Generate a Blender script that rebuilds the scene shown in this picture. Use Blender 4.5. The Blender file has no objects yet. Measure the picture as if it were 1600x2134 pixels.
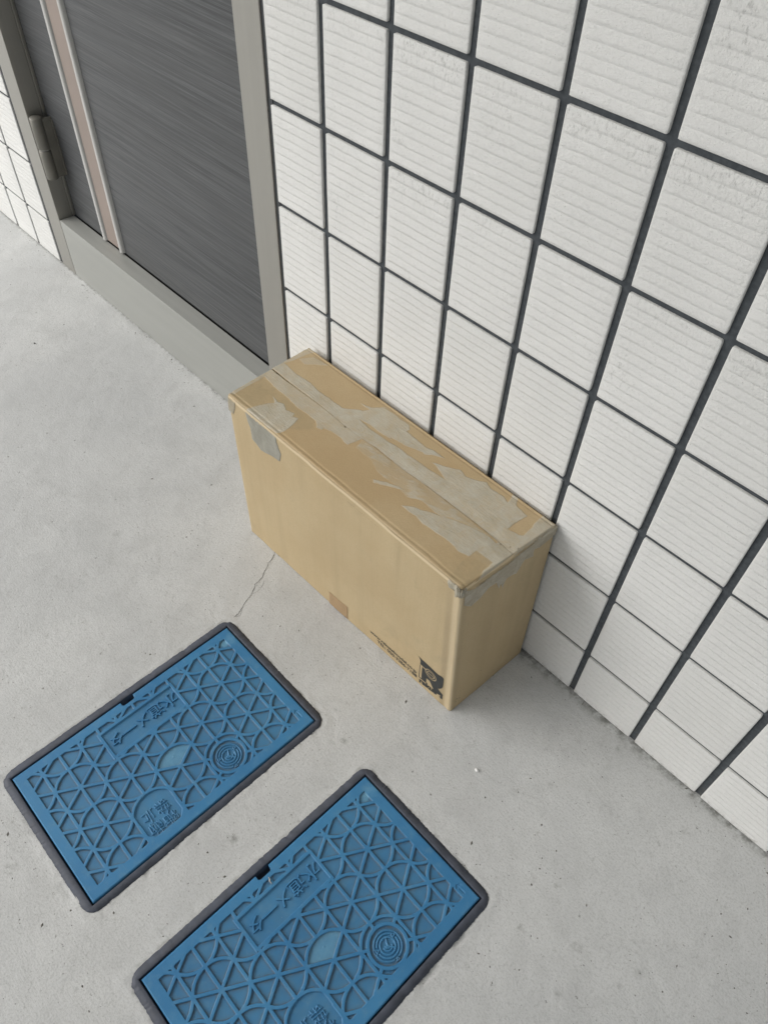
import bpy, math, random
import numpy as np
from mathutils import Matrix, Vector

S = 0.12            # one tile column = 0.12 m; most sizes below are in tile columns
sc = bpy.context.scene
C = sc.collection
random.seed(7); rng = np.random.default_rng(7)

# ------------------------------------------------------------------ camera, sky, sun, exposure
def rodrigues(r):
    t = np.linalg.norm(r); k = r / t
    K = np.array([[0, -k[2], k[1]], [k[2], 0, -k[0]], [-k[1], k[0], 0]])
    return np.eye(3) + math.sin(t) * K + (1 - math.cos(t)) * K @ K
RV = rodrigues(np.array([2.25669895, 0.984578253, -0.322757171]))
CP = np.array([7.69599728, -5.59271940, 9.67504438]); FPX = 1610.95
cam_d = bpy.data.cameras.new('camera'); cam = bpy.data.objects.new('camera', cam_d); C.objects.link(cam)
cam.matrix_world = Matrix(((RV[0][0], -RV[1][0], -RV[2][0], CP[0] * S),
                           (RV[0][1], -RV[1][1], -RV[2][1], CP[1] * S),
                           (RV[0][2], -RV[1][2], -RV[2][2], CP[2] * S), (0, 0, 0, 1)))
cam_d.sensor_fit = 'VERTICAL'; cam_d.sensor_height = 24; cam_d.lens = FPX / 2134 * 24
cam_d.clip_start = 0.01; cam_d.clip_end = 500
sc.camera = cam

SUN_EL, SUN_AZ = math.radians(41), math.radians(224)      # azimuth from +y clockwise: the light comes from the front left
sd = bpy.data.lights.new('sun', 'SUN'); sd.energy = 1.5; sd.angle = math.radians(75); sd.color = (1.0, 0.99, 0.968)
sun = bpy.data.objects.new('sun', sd); C.objects.link(sun)
sv = Vector((math.sin(SUN_AZ) * math.cos(SUN_EL), math.cos(SUN_AZ) * math.cos(SUN_EL), math.sin(SUN_EL)))
sun.rotation_euler = sv.to_track_quat('Z', 'Y').to_euler(); sun.location = sv * 5
w = bpy.data.worlds.new('World'); sc.world = w; w.use_nodes = True
wn = w.node_tree.nodes; wl = w.node_tree.links
sky = wn.new('ShaderNodeTexSky'); sky.sky_type = 'NISHITA'; sky.sun_disc = False
sky.sun_elevation = SUN_EL; sky.sun_rotation = SUN_AZ; sky.air_density = 1.0; sky.dust_density = 4.0; sky.ozone_density = 1.0
hs = wn.new('ShaderNodeHueSaturation'); hs.inputs['Saturation'].default_value = 0.32
wl.new(sky.outputs[0], hs.inputs['Color']); wl.new(hs.outputs[0], wn['Background'].inputs['Color'])
wn['Background'].inputs['Strength'].default_value = 0.05
sc.view_settings.view_transform = 'Standard'; sc.view_settings.look = 'None'
sc.view_settings.exposure = 0.98; sc.view_settings.gamma = 1; sc.view_settings.use_curve_mapping = False

# ------------------------------------------------------------------ helpers
def tag(o, label=None, cat=None, group=None, kind=None):
    for k, v in (('label', label), ('category', cat), ('group', group), ('kind', kind)):
        if v: o[k] = v
    return o
def empty(name, loc, label, cat, group=None):
    o = bpy.data.objects.new(name, None); C.objects.link(o); o.location = loc
    bpy.context.view_layer.update()
    return tag(o, label, cat, group)
def mesh_obj(name, verts, faces, mat, parent=None, smooth=False, attrs=None):
    """verts are world metres; the object is put under its parent with the mesh kept in place"""
    verts = np.asarray(verts, float).reshape(-1, 3)
    off = np.array(parent_origin(parent)) if parent else np.zeros(3)
    me = bpy.data.meshes.new(name)
    v = (verts - off).astype(np.float32)
    if isinstance(faces, np.ndarray) and faces.ndim == 2:
        k = faces.shape[1]; n = len(faces)
        me.vertices.add(len(v)); me.vertices.foreach_set('co', v.ravel())
        me.loops.add(n * k); me.loops.foreach_set('vertex_index', faces.astype(np.int32).ravel())
        me.polygons.add(n); me.polygons.foreach_set('loop_start', np.arange(n, dtype=np.int32) * k)
        me.polygons.foreach_set('loop_total', np.full(n, k, np.int32))
        me.update(calc_edges=True)
    else:
        me.from_pydata([tuple(a) for a in v], [], [list(map(int, f)) for f in faces])
    me.validate()
    if attrs:
        for k, a in attrs.items():
            at = me.attributes.new(k, 'FLOAT', 'POINT'); at.data.foreach_set('value', np.asarray(a, np.float32).ravel())
    if smooth: me.polygons.foreach_set('use_smooth', [True] * len(me.polygons))
    if mat: me.materials.append(mat)
    o = bpy.data.objects.new(name, me); C.objects.link(o)
    if parent: o.parent = parent
    return o
def parent_origin(p):
    l = np.zeros(3)
    while p is not None:
        l = l + np.array(p.location); p = p.parent
    return l
def grid_faces(nu, nv, base=0):
    """vertex index = i*nv + j"""
    i, j = np.meshgrid(np.arange(nu - 1), np.arange(nv - 1), indexing='ij')
    a = (i * nv + j).ravel() + base
    return np.stack([a, a + nv, a + nv + 1, a + 1], 1)
class MB:
    def __init__(s): s.v = []; s.f = []
    def add(s, v, f):
        b = len(s.v); s.v += [tuple(a) for a in v]; s.f += [[i + b for i in q] for q in f]; return s
    def box(s, x0, x1, y0, y1, z0, z1, b=0.0):
        if b <= 0:
            v = [(x, y, z) for x in (x0, x1) for y in (y0, y1) for z in (z0, z1)]
            return s.add(v, [(0, 1, 3, 2), (4, 6, 7, 5), (0, 4, 5, 1), (2, 3, 7, 6), (0, 2, 6, 4), (1, 5, 7, 3)])
        import bmesh
        bm = bmesh.new(); bmesh.ops.create_cube(bm, size=1)
        for q in bm.verts:
            q.co = Vector(((x0 + x1) / 2 + q.co.x * (x1 - x0), (y0 + y1) / 2 + q.co.y * (y1 - y0), (z0 + z1) / 2 + q.co.z * (z1 - z0)))
        bmesh.ops.bevel(bm, geom=bm.edges[:], offset=b, segments=2, affect='EDGES', profile=0.6)
        bm.verts.index_update()
        s.add([tuple(q.co) for q in bm.verts], [[q.index for q in f.verts] for f in bm.faces]); bm.free(); return s
    def cyl(s, cx, cy, z0, z1, r, n=28, bev=0.0):
        rings = [(z0, r - bev), (z0 + bev, r), (z1 - bev, r), (z1, r - bev)]
        v = [(cx + q * math.cos(2 * math.pi * k / n), cy + q * math.sin(2 * math.pi * k / n), z) for z, q in rings for k in range(n)]
        f = [(a * n + k, a * n + (k + 1) % n, (a + 1) * n + (k + 1) % n, (a + 1) * n + k) for a in range(3) for k in range(n)]
        f += [list(range(n))[::-1], [3 * n + k for k in range(n)]]
        return s.add(v, f)
    def build(s, name, mat, parent=None, smooth=False):
        return mesh_obj(name, np.array(s.v), s.f, mat, parent, smooth)

def vnoise(x, y, seed=0):
    """smooth 2-D value noise in -1..1 on numpy arrays"""
    x = np.asarray(x, float); y = np.asarray(y, float)
    xi = np.floor(x).astype(np.int64); yi = np.floor(y).astype(np.int64)
    fx = x - xi; fy = y - yi; fx = fx * fx * (3 - 2 * fx); fy = fy * fy * (3 - 2 * fy)
    def h(a, b):
        n = (a * 374761393 + b * 668265263 + seed * 974634777) & 0xffffffff
        n = ((n ^ (n >> 13)) * 1274126177) & 0xffffffff
        return ((n ^ (n >> 16)) & 0xffff) / 32767.5 - 1
    return (h(xi, yi) * (1 - fx) + h(xi + 1, yi) * fx) * (1 - fy) + (h(xi, yi + 1) * (1 - fx) + h(xi + 1, yi + 1) * fx) * fy
def fbm(x, y, seed=0, o=4):
    r = 0; a = 1; t = 0
    for k in range(o):
        r = r + a * vnoise(x * 2 ** k, y * 2 ** k, seed + k); t += a; a *= .5
    return r / t
def smooth(e0, e1, x):
    t = np.clip((x - e0) / (e1 - e0), 0, 1); return t * t * (3 - 2 * t)
def poly_sd(px, py, poly):
    """signed distance to a polygon (negative inside)"""
    P = np.asarray(poly, float); d = np.full(px.shape, 1e9); ins = np.zeros(px.shape, bool)
    for k in range(len(P)):
        a = P[k]; b = P[(k + 1) % len(P)]; e = b - a
        wx = px - a[0]; wy = py - a[1]; t = np.clip((wx * e[0] + wy * e[1]) / (e @ e + 1e-12), 0, 1)
        d = np.minimum(d, np.hypot(wx - e[0] * t, wy - e[1] * t))
        c = (a[1] > py) != (b[1] > py)
        if a[1] != b[1]:
            xx = (b[0] - a[0]) * (py - a[1]) / (b[1] - a[1]) + a[0]
            ins ^= c & (px < xx)
    return np.where(ins, -d, d)
def seg_d(px, py, a, b):
    ex, ey = b[0] - a[0], b[1] - a[1]
    wx = px - a[0]; wy = py - a[1]; t = np.clip((wx * ex + wy * ey) / (ex * ex + ey * ey + 1e-12), 0, 1)
    return np.hypot(wx - ex * t, wy - ey * t)
def onplane(u, v, axis, val):
    """the place (in tile units) on the plane axis=val that carries the photograph's point u,v"""
    d = RV.T @ np.array([(u - 800) / FPX, (v - 1067) / FPX, 1]); t = (val - CP[axis]) / d[axis]; return CP + t * d

# ------------------------------------------------------------------ materials
class N:
    def __init__(s, name):
        s.m = bpy.data.materials.new(name); s.m.use_nodes = True; s.t = s.m.node_tree; s.n = s.t.nodes; s.l = s.t.links
        s.b = s.n['Principled BSDF']; s.tc = s.n.new('ShaderNodeTexCoord')
        s.geo = s.n.new('ShaderNodeNewGeometry')
    def pos(s, sx=1, sy=1, sz=1):
        m = s.n.new('ShaderNodeMapping'); m.inputs['Scale'].default_value = (sx, sy, sz)
        s.l.new(s.geo.outputs['Position'], m.inputs['Vector']); return m.outputs[0]
    def noise(s, scale, detail=4, rough=.55, vec=None, dist=0.0):
        n = s.n.new('ShaderNodeTexNoise'); n.inputs['Scale'].default_value = scale; n.inputs['Detail'].default_value = detail
        n.inputs['Roughness'].default_value = rough; n.inputs['Distortion'].default_value = dist
        s.l.new(vec if vec else s.pos(), n.inputs['Vector']); return n.outputs[0]
    def voro(s, scale, vec=None, feature='F1', out=0, rnd=1.0):
        n = s.n.new('ShaderNodeTexVoronoi'); n.feature = feature; n.inputs['Scale'].default_value = scale
        n.inputs['Randomness'].default_value = rnd
        s.l.new(vec if vec else s.pos(), n.inputs['Vector']); return n.outputs[out]
    def ramp(s, f, a, b, lo=0.0, hi=1.0):
        n = s.n.new('ShaderNodeMapRange'); n.interpolation_type = 'SMOOTHSTEP'
        for k, v in zip(('From Min', 'From Max', 'To Min', 'To Max'), (a, b, lo, hi)): n.inputs[k].default_value = v
        s.l.new(f, n.inputs['Value']); return n.outputs[0]
    def math(s, op, a, b=None):
        n = s.n.new('ShaderNodeMath'); n.operation = op
        for k, q in enumerate((a, b)):
            if q is None: continue
            if isinstance(q, (int, float)): n.inputs[k].default_value = q
            else: s.l.new(q, n.inputs[k])
        return n.outputs[0]
    def mix(s, f, a, b, mode='MIX'):
        n = s.n.new('ShaderNodeMix'); n.data_type = 'RGBA'; n.blend_type = mode
        for k, q in ((0, f), (6, a), (7, b)):
            if isinstance(q, (int, float)): n.inputs[k].default_value = q
            elif isinstance(q, tuple): n.inputs[k].default_value = (*q, 1)
            else: s.l.new(q, n.inputs[k])
        return n.outputs[2]
    def attr(s, name):
        n = s.n.new('ShaderNodeAttribute'); n.attribute_name = name; return n.outputs['Fac']
    def xyz(s, k):
        n = s.n.new('ShaderNodeSeparateXYZ'); s.l.new(s.geo.outputs['Position'], n.inputs[0]); return n.outputs[k]
    def bump(s, h, strength, dist, prev=None):
        n = s.n.new('ShaderNodeBump'); n.inputs['Strength'].default_value = strength; n.inputs['Distance'].default_value = dist
        s.l.new(h, n.inputs['Height'])
        if prev: s.l.new(prev, n.inputs['Normal'])
        return n.outputs[0]
    def fin(s, col, rough=.6, bump=None, metal=0.0, spec=.5):
        i = s.b.inputs
        if isinstance(col, tuple): i['Base Color'].default_value = (*col, 1)
        else: s.l.new(col, i['Base Color'])
        if isinstance(rough, (int, float)): i['Roughness'].default_value = rough
        else: s.l.new(rough, i['Roughness'])
        i['Metallic'].default_value = metal; i['Specular IOR Level'].default_value = spec
        if bump: s.l.new(bump, i['Normal'])
        return s.m

def m_concrete():
    n = N('concrete')
    big = n.noise(3.2, 3, .55, dist=.6); mid = n.noise(16, 5, .62, dist=.4); fine = n.noise(330, 4, .7); vf = n.noise(700, 2, .6)
    c = n.mix(n.ramp(big, .3, .72), (.515, .523, .52), (.60, .606, .598))
    c = n.mix(n.ramp(mid, .42, .74, 0, .32), c, (.40, .405, .40))
    c = n.mix(n.ramp(fine, .44, .72, 0, .55), c, (.36, .365, .355))
    sp = n.noise(480, 3, .75); c = n.mix(n.ramp(sp, .58, .72, 0, .5), c, (.27, .27, .26))
    c = n.mix(n.ramp(vf, .5, .75, 0, .3), c, (.62, .62, .60))
    c = n.mix(n.math('MULTIPLY', n.ramp(n.noise(75, 5, .8), .56, .70), n.ramp(n.noise(7, 3, .6), .42, .6, 0, .55)), c, (.30, .30, .285))
    # trowel drag marks
    tr = n.noise(1, 4, .6, vec=n.pos(60, 420, 60)); c = n.mix(n.ramp(tr, .5, .8, 0, .22), c, (.33, .335, .32))
    # pinholes and dark specks in loose clusters
    v = n.voro(150); cl = n.noise(11, 3, .6); pit = n.math('MULTIPLY', n.ramp(v, .06, .17, 1, 0), n.ramp(cl, .46, .60))
    sz = n.noise(260, 1, .5); pit = n.math('MULTIPLY', pit, n.ramp(sz, .45, .6))
    c = n.mix(n.math('MULTIPLY', pit, .88), c, (.13, .125, .115))
    v2 = n.voro(38); ch = n.math('MULTIPLY', n.ramp(v2, .05, .11, 1, 0), n.ramp(n.noise(170, 3, .75), .50, .58))
    c = n.mix(n.math('MULTIPLY', ch, .7), c, (.12, .115, .10))
    # scratches / wandering hairlines
    v3 = n.voro(26, vec=None, feature='DISTANCE_TO_EDGE'); hair = n.math('MULTIPLY', n.ramp(v3, .004, .016, 1, 0), n.ramp(n.noise(14, 4, .7), .50, .62))
    c = n.mix(n.math('MULTIPLY', hair, .16), c, (.22, .22, .2))
    # dirt gathered where the ground meets the wall, and round the meter boxes
    d = n.attr('dirt'); dn = n.math('MULTIPLY', d, n.ramp(n.noise(70, 5, .7), .36, .62))
    c = n.mix(n.math('MULTIPLY', dn, .85), c, (.13, .128, .11))
    b = n.bump(fine, .6, .0009); b = n.bump(mid, .5, .004, b); b = n.bump(tr, .35, .0008, b); b = n.bump(vf, .3, .0004, b); b = n.bump(n.math('MULTIPLY', pit, -1), .6, .0008, b)
    return n.fin(c, .82, b, spec=.35)
def m_tile():
    n = N('ribbed_ceramic')
    a = n.noise(230, 4, .7); lg = n.noise(6, 4, .6); st = n.noise(1, 4, .68, vec=n.pos(280, 280, 480)); grain = n.noise(900, 2, .5)
    c = n.mix(n.ramp(lg, .3, .7), (.715, .715, .695), (.765, .765, .745))
    c = n.mix(n.ramp(a, .45, .75, 0, .3), c, (.62, .62, .60))
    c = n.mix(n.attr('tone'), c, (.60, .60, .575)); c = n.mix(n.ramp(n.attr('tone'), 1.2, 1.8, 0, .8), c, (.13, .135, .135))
    gs = n.math('MULTIPLY', n.attr('grime'), n.ramp(n.noise(1, 5, .8, vec=n.pos(340, 340, 130)), .50, .66)); c = n.mix(n.math('MULTIPLY', gs, .6), c, (.25, .25, .235))
    c = n.mix(n.ramp(n.noise(520, 3, .8), .58, .72, 0, .45), c, (.42, .42, .40))
    v = n.voro(270); pin = n.math('MULTIPLY', n.ramp(v, .05, .16, 1, 0), n.ramp(n.noise(400, 1, .5), .50, .62))
    c = n.mix(n.math('MULTIPLY', pin, .7), c, (.23, .22, .20))
    # grey scuffs, mostly higher up the wall
    scf = n.math('MULTIPLY', n.ramp(n.noise(9, 3, .6), .56, .72), n.ramp(n.noise(1, 5, .75, vec=n.pos(210, 210, 120)), .5, .66))
    scf = n.math('MULTIPLY', scf, n.ramp(n.xyz(2), .25, .75, .15, 1))
    c = n.mix(n.math('MULTIPLY', scf, .5), c, (.27, .27, .255))
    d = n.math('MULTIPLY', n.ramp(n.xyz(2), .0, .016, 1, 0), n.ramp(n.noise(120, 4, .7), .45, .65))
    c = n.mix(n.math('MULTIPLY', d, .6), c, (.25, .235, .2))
    b = n.bump(a, .8, .0012); b = n.bump(st, .45, .0010, b); b = n.bump(grain, .5, .0006, b)
    return n.fin(c, .62, b, spec=.4)
def m_grout():
    n = N('grout'); a = n.noise(160, 4, .6); c = n.mix(n.ramp(a, .3, .7), (.050, .057, .064), (.075, .084, .092))
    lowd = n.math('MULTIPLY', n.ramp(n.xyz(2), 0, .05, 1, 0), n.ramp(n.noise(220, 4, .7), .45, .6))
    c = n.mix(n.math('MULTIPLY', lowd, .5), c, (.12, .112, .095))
    return n.fin(c, .8, n.bump(a, .4, .0006), spec=.3)
def m_simple(name, col, rough=.5, metal=0., var=.12, scale=40, bump=.0, spec=.5, brush=None):
    n = N(name); a = n.noise(scale, 4, .6) if not brush else n.noise(1, 4, .6, vec=n.pos(*brush))
    lo = tuple(q * (1 - var) for q in col); hi = tuple(q * (1 + var) for q in col)
    c = n.mix(n.ramp(a, .3, .7), lo, hi)
    f = n.noise(scale * 7, 3, .6)
    return n.fin(c, n.ramp(a, .3, .7, rough * .9, rough * 1.12), n.bump(f, bump, .0005) if bump else None, metal, spec)
def m_door():
    n = N('dark_streaked_laminate')
    a = n.noise(1, 4, .7, vec=n.pos(3.0, 40, 250)); b = n.noise(1, 4, .7, vec=n.pos(6, 40, 520)); g = n.noise(1, 3, .6, vec=n.pos(1.2, 10, 60))
    c = n.mix(n.ramp(a, .3, .72), (.036, .039, .042), (.086, .090, .095))
    c = n.mix(n.ramp(b, .48, .66, 0, .5), c, (.15, .155, .158))
    c = n.mix(n.ramp(g, .4, .65, 0, .4), c, (.07, .072, .074))
    return n.fin(c, .42, n.bump(b, .2, .0003), spec=.5)
def m_blue():
    n = N('blue_plastic')
    a = n.noise(9, 4, .6); f = n.noise(500, 3, .6); h = n.attr('recess'); gr = n.attr('grime')
    c = n.mix(n.ramp(a, .3, .7), (.030, .165, .345), (.045, .205, .395))
    worn = n.noise(60, 5, .7); c = n.mix(n.ramp(worn, .48, .74, 0, .5), c, (.105, .25, .37)); c = n.mix(n.ramp(n.noise(1, 4, .7, vec=n.pos(40, 900, 40)), .62, .75, 0, .4), c, (.17, .32, .44))
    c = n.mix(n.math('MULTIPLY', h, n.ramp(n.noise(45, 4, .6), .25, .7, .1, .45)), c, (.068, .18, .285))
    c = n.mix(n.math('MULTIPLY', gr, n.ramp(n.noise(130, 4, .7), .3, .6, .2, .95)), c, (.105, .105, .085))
    sp = n.math('MULTIPLY', n.ramp(n.voro(120), .03, .06, 1, 0), n.ramp(n.noise(37, 2, .5), .62, .7))
    c = n.mix(n.math('MULTIPLY', sp, .8), c, (.5, .5, .46))
    c = n.mix(n.math('MULTIPLY', n.attr('pale'), n.ramp(n.noise(70, 4, .7), .3, .7, .3, .6)), c, (.16, .36, .50))
    c = n.mix(n.ramp(n.noise(260, 4, .8), .58, .75, 0, .35), c, (.13, .17, .19))
    return n.fin(c, n.ramp(worn, .3, .7, .42, .58), n.bump(f, .25, .0003), spec=.45)
def m_kraft(name, base=(.52, .41, .245), dark=(.48, .366, .21), tape=False, end=False):
    n = N(name)
    a = n.noise(7, 4, .6); f = n.noise(420, 4, .7); fl = n.noise(1, 3, .6, vec=n.pos(330, 330, 6)); vb = n.noise(1, 3, .6, vec=n.pos(28, 28, 1.2))
    c = n.mix(n.ramp(a, .3, .7), dark, base)
    c = n.mix(n.ramp(f, .4, .75, 0, .28), c, tuple(q * .7 for q in dark))
    c = n.mix(n.ramp(n.noise(900, 2, .6), .55, .8, 0, .35), c, (.58, .47, .31))
    c = n.mix(n.ramp(n.noise(300, 4, .8), .60, .74, 0, .35), c, (.27, .20, .115))
    if tape:
        t = n.attr('tape'); g = n.attr('glaze'); wv = n.noise(55, 5, .7, dist=.8)
        c = n.mix(n.math('MULTIPLY', g, n.ramp(wv, .3, .7, .25, .75)), c, (.36, .285, .165))
        t2 = n.math('MULTIPLY', t, n.ramp(wv, .25, .7, .5, 1.0))
        c = n.mix(t2, c, n.mix(n.ramp(n.noise(30, 5, .7), .35, .7), (.515, .485, .40), (.445, .405, .315)))
        dk = n.attr('stain'); c = n.mix(dk, c, (.16, .12, .08))
    else:
        c = n.mix(n.ramp(n.noise(13, 5, .75, dist=.6), .56, .74, 0, .3), c, (.32, .265, .17))
        c = n.mix(n.ramp(vb, .45, .7, 0, .28), c, (.36, .28, .165)); c = n.mix(n.ramp(fl, .5, .8, 0, .16), c, (.36, .28, .165))
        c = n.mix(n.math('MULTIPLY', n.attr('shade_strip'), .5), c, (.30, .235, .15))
        e = n.attr('edge'); c = n.mix(n.math('MULTIPLY', e, .8), c, (.68, .56, .37))
    b = n.bump(f, .3, .0003); b = n.bump(fl, .3, .0006, b)
    if tape: b = n.bump(n.math('MULTIPLY', n.attr('tape'), n.noise(1, 5, .75, vec=n.pos(40, 170, 60), dist=1.2)), .8, .0016, b); b = n.bump(wv, .3, .0008, b)
    return n.fin(c, .7 if not tape else n.ramp(n.attr('tape'), 0, 1, .62, .30), b, spec=.35)
def m_tape(name, c0, c1, rough=.32):
    n = N(name); a = n.noise(42, 5, .75, dist=1.0); f = n.noise(1, 4, .7, vec=n.pos(90, 90, 330))
    c = n.mix(n.ramp(a, .35, .68), c0, c1); c = n.mix(n.ramp(n.noise(160, 4, .7), .55, .8, 0, .35), c, tuple(min(1, q * 1.35) for q in c1))
    b = n.bump(a, .6, .0016); b = n.bump(f, .35, .0008, b)
    return n.fin(c, rough, b, spec=.55)

M = dict(concrete=m_concrete(), tile=m_tile(), grout=m_grout(), door=m_door(), blue=m_blue(),
         alu=m_simple('warm_silver_aluminium', (.36, .35, .32), .36, .5, .02, 8, .1, brush=(160, 160, 2)),
         sill=m_simple('grey_aluminium_kickplate', (.37, .375, .352), .45, .2, .05, 6, .1, brush=(3, 60, 60)),
         sealant=m_simple('dark_sealant', (.055, .06, .065), .6, 0, .1, 60),
         bead=m_simple('pale_metal_bead', (.34, .34, .325), .45, .1, .05, 20),
         pink=m_simple('rosy_beige_strip', (.30, .245, .215), .45, .15, .05, 10),
         hinge=m_simple('bronze_grey_hinge', (.20, .192, .168), .42, .35, .07, 30),
         gap=m_simple('dark_gap', (.02, .02, .02), .8),
         rim=m_simple('charcoal_plastic', (.058, .066, .088), .6, 0, .22, 55, .5),
         kraft=m_kraft('kraft_card'), ktop=m_kraft('kraft_top', (.49, .375, .22), (.45, .325, .175), tape=True), inner=m_simple('shaded_card_inside', (.10, .07, .04), .9),
         tape=m_tape('cloudy_tape', (.33, .28, .19), (.44, .405, .32), .28),
         gtape=m_tape('grey_label_backing', (.26, .25, .205), (.35, .335, .28), .45),
         btape=m_simple('brown_gummed_tape', (.37, .25, .135), .5, 0, .08, 60),
         ink=m_simple('black_ink', (.028, .030, .030), .55, 0, .1, 90),
         crack=m_simple('crack_dark', (.10, .098, .088), .9, 0, .4, 300), white=m_simple('white_crumb', (.8, .8, .78), .6, 0, .05, 90, .4),
         dryleaf=m_simple('dry_fibre', (.42, .38, .31), .8, 0, .2, 200))

# ------------------------------------------------------------------ ground
LIDW, LIDL = 1.950, 3.272                       # lid size
COVERS = [(1.998, -2.905), (4.972, -2.918)]     # lid corner with the smallest x and largest y
RIM = 0.122
def axis(lo, hi, step, far, breaks=()):
    a = list(np.arange(lo, hi + 1e-9, step)); q = step
    x = hi
    while x < far: q *= 1.35; x += q; a.append(x)
    x = lo; q = step
    while x > -far: q *= 1.35; x -= q; a.append(x)
    return np.array(sorted(set(np.round(a + list(breaks), 6))))
RH = 0.045                                      # the hole edge lies under the rim
bx, by = [], []
for x0, y0 in COVERS:
    for e in (-RH, -RH + .004): bx += [(x0 + e) * S, (x0 + LIDW - e) * S]; by += [(y0 - e) * S, (y0 - LIDL + e) * S]
gx = axis(-1.5, 1.25, .004, 40, bx)
gy = axis(-1.05, .02, .004, 40, by)
X, Y = np.meshgrid(gx, gy, indexing='ij')
Z = .0011 * fbm(X * 7, Y * 7, 3) + .0004 * fbm(X * 45, Y * 45, 5, 3) - .0004
Z = Z * smooth(0, -.012, Y) + np.where(Y > -.012, 0, 0)
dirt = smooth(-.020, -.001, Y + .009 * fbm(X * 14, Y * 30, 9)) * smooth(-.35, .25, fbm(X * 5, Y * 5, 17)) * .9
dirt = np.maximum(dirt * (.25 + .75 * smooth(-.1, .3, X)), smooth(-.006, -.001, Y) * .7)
for u, v, r_, a in ((488, 1748, .045, .8), (702, 1478, .03, .6), (716, 1545, .035, .6), (245, 1110, .06, .25), (1075, 1648, .04, .5), (1200, 1975, .04, .6), (1165, 2070, .035, .5), (1290, 2055, .03, .5), (1160, 1845, .03, .5),
                    (1085, 1935, .035, .5), (1145, 1635, .03, .4), (1430, 1740, .05, .4), (20, 1810, .05, .6), (1290, 1560, .04, .5), (1105, 1830, .06, .3), (1330, 2030, .03, .4), (910, 1560, .03, .3), (80, 690, .03, .4), (300, 1380, .03, .3)):
    q = onplane(u, v, 2, 0); dd = np.hypot(X / S - q[0], Y / S - q[1]); dirt = np.maximum(dirt, a * smooth(r_ * 1.6, r_ * .2, dd + r_ * fbm(X * 160, Y * 160, int(u), 3)))
for x0, y0 in COVERS:
    dx = np.maximum((x0 - RIM) * S - X, X - (x0 + LIDW + RIM) * S); dy = np.maximum((y0 - LIDL - RIM) * S - Y, Y - (y0 + RIM) * S)
    d = np.hypot(np.maximum(dx, 0), np.maximum(dy, 0)) + np.minimum(np.maximum(dx, dy), 0)
    nn = fbm(X * 60, Y * 60, 21)
    dirt = np.maximum(dirt, .6 * smooth(.005, .0, np.abs(d)) * smooth(-.1, .4, nn))
    Z += .0009 * smooth(.012, .002, d) * (d > -.002)        # cement ridge against the frame
    Z -= .0022 * np.exp(-((d - .003) / .0035) ** 2) * smooth(.12, .45, fbm(X * 75, Y * 75, 33))
    inside = (X > (x0 - RH + .001) * S) & (X < (x0 + LIDW + RH - .001) * S) & (Y < (y0 + RH - .001) * S) & (Y > (y0 - LIDL - RH + .001) * S)
    Z = np.where(inside, -.03, Z)
mesh_obj('ground', np.stack([X, Y, Z], -1), grid_faces(len(gx), len(gy)), M['concrete'], None, True, dict(dirt=dirt))
ground = bpy.data.objects['ground']; tag(ground, 'pale trowelled concrete ground with small pits and stains', kind='structure')
# hairline crack from the carton to the meter box, as thin branching slivers on the concrete
def crack_strip(pts, w, seed):
    r = np.random.default_rng(seed); P = np.array(pts, float) * S; out = []
    for k in range(len(P) - 1):
        n = 6
        for j in range(n): out.append(P[k] + (P[k + 1] - P[k]) * j / n + r.normal(0, .00055, 2))
    out.append(P[-1]); out = np.array(out); t = np.gradient(out, axis=0); nr = np.stack([-t[:, 1], t[:, 0]], 1); nr /= np.linalg.norm(nr, axis=1)[:, None] + 1e-9
    ww = w * (.55 + .9 * r.random(len(out))); ww[0] = ww[-1] = .0001
    zz = .0011 * fbm(out[:, 0] * 7, out[:, 1] * 7, 3) + .0004 * fbm(out[:, 0] * 45, out[:, 1] * 45, 5, 3) - .0004 + .0004
    a = np.c_[out + nr * ww[:, None], zz]; b = np.c_[out - nr * ww[:, None], zz]
    return np.vstack([a, b]), [(i, i + 1, len(out) + i + 1, len(out) + i) for i in range(len(out) - 1)]
cm = MB()
main = [(1.379, -1.535), (1.46, -1.656), (1.481, -1.729), (1.56, -1.874), (1.628, -1.973), (1.64, -2.02), (1.651, -2.055), (1.657, -2.141), (1.70, -2.17), (1.73, -2.23), (1.776, -2.295), (1.811, -2.41), (1.837, -2.483), (1.877, -2.539), (1.913, -2.661), (1.935, -2.78)]
cm.add(*crack_strip(main, .00042, 1)); cm.add(*crack_strip([(1.683, -1.979), (1.745, -2.05), (1.771, -2.12), (1.785, -2.19), (1.772, -2.274)], .0002, 2))
cm.add(*crack_strip([(1.877, -2.539), (1.95, -2.62), (1.935, -2.70)], .0002, 3)); cm.add(*crack_strip([(1.657, -2.141), (1.72, -2.12), (1.771, -2.12)], .00015, 5))
cm.build('crack', M['crack'], ground)

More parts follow.
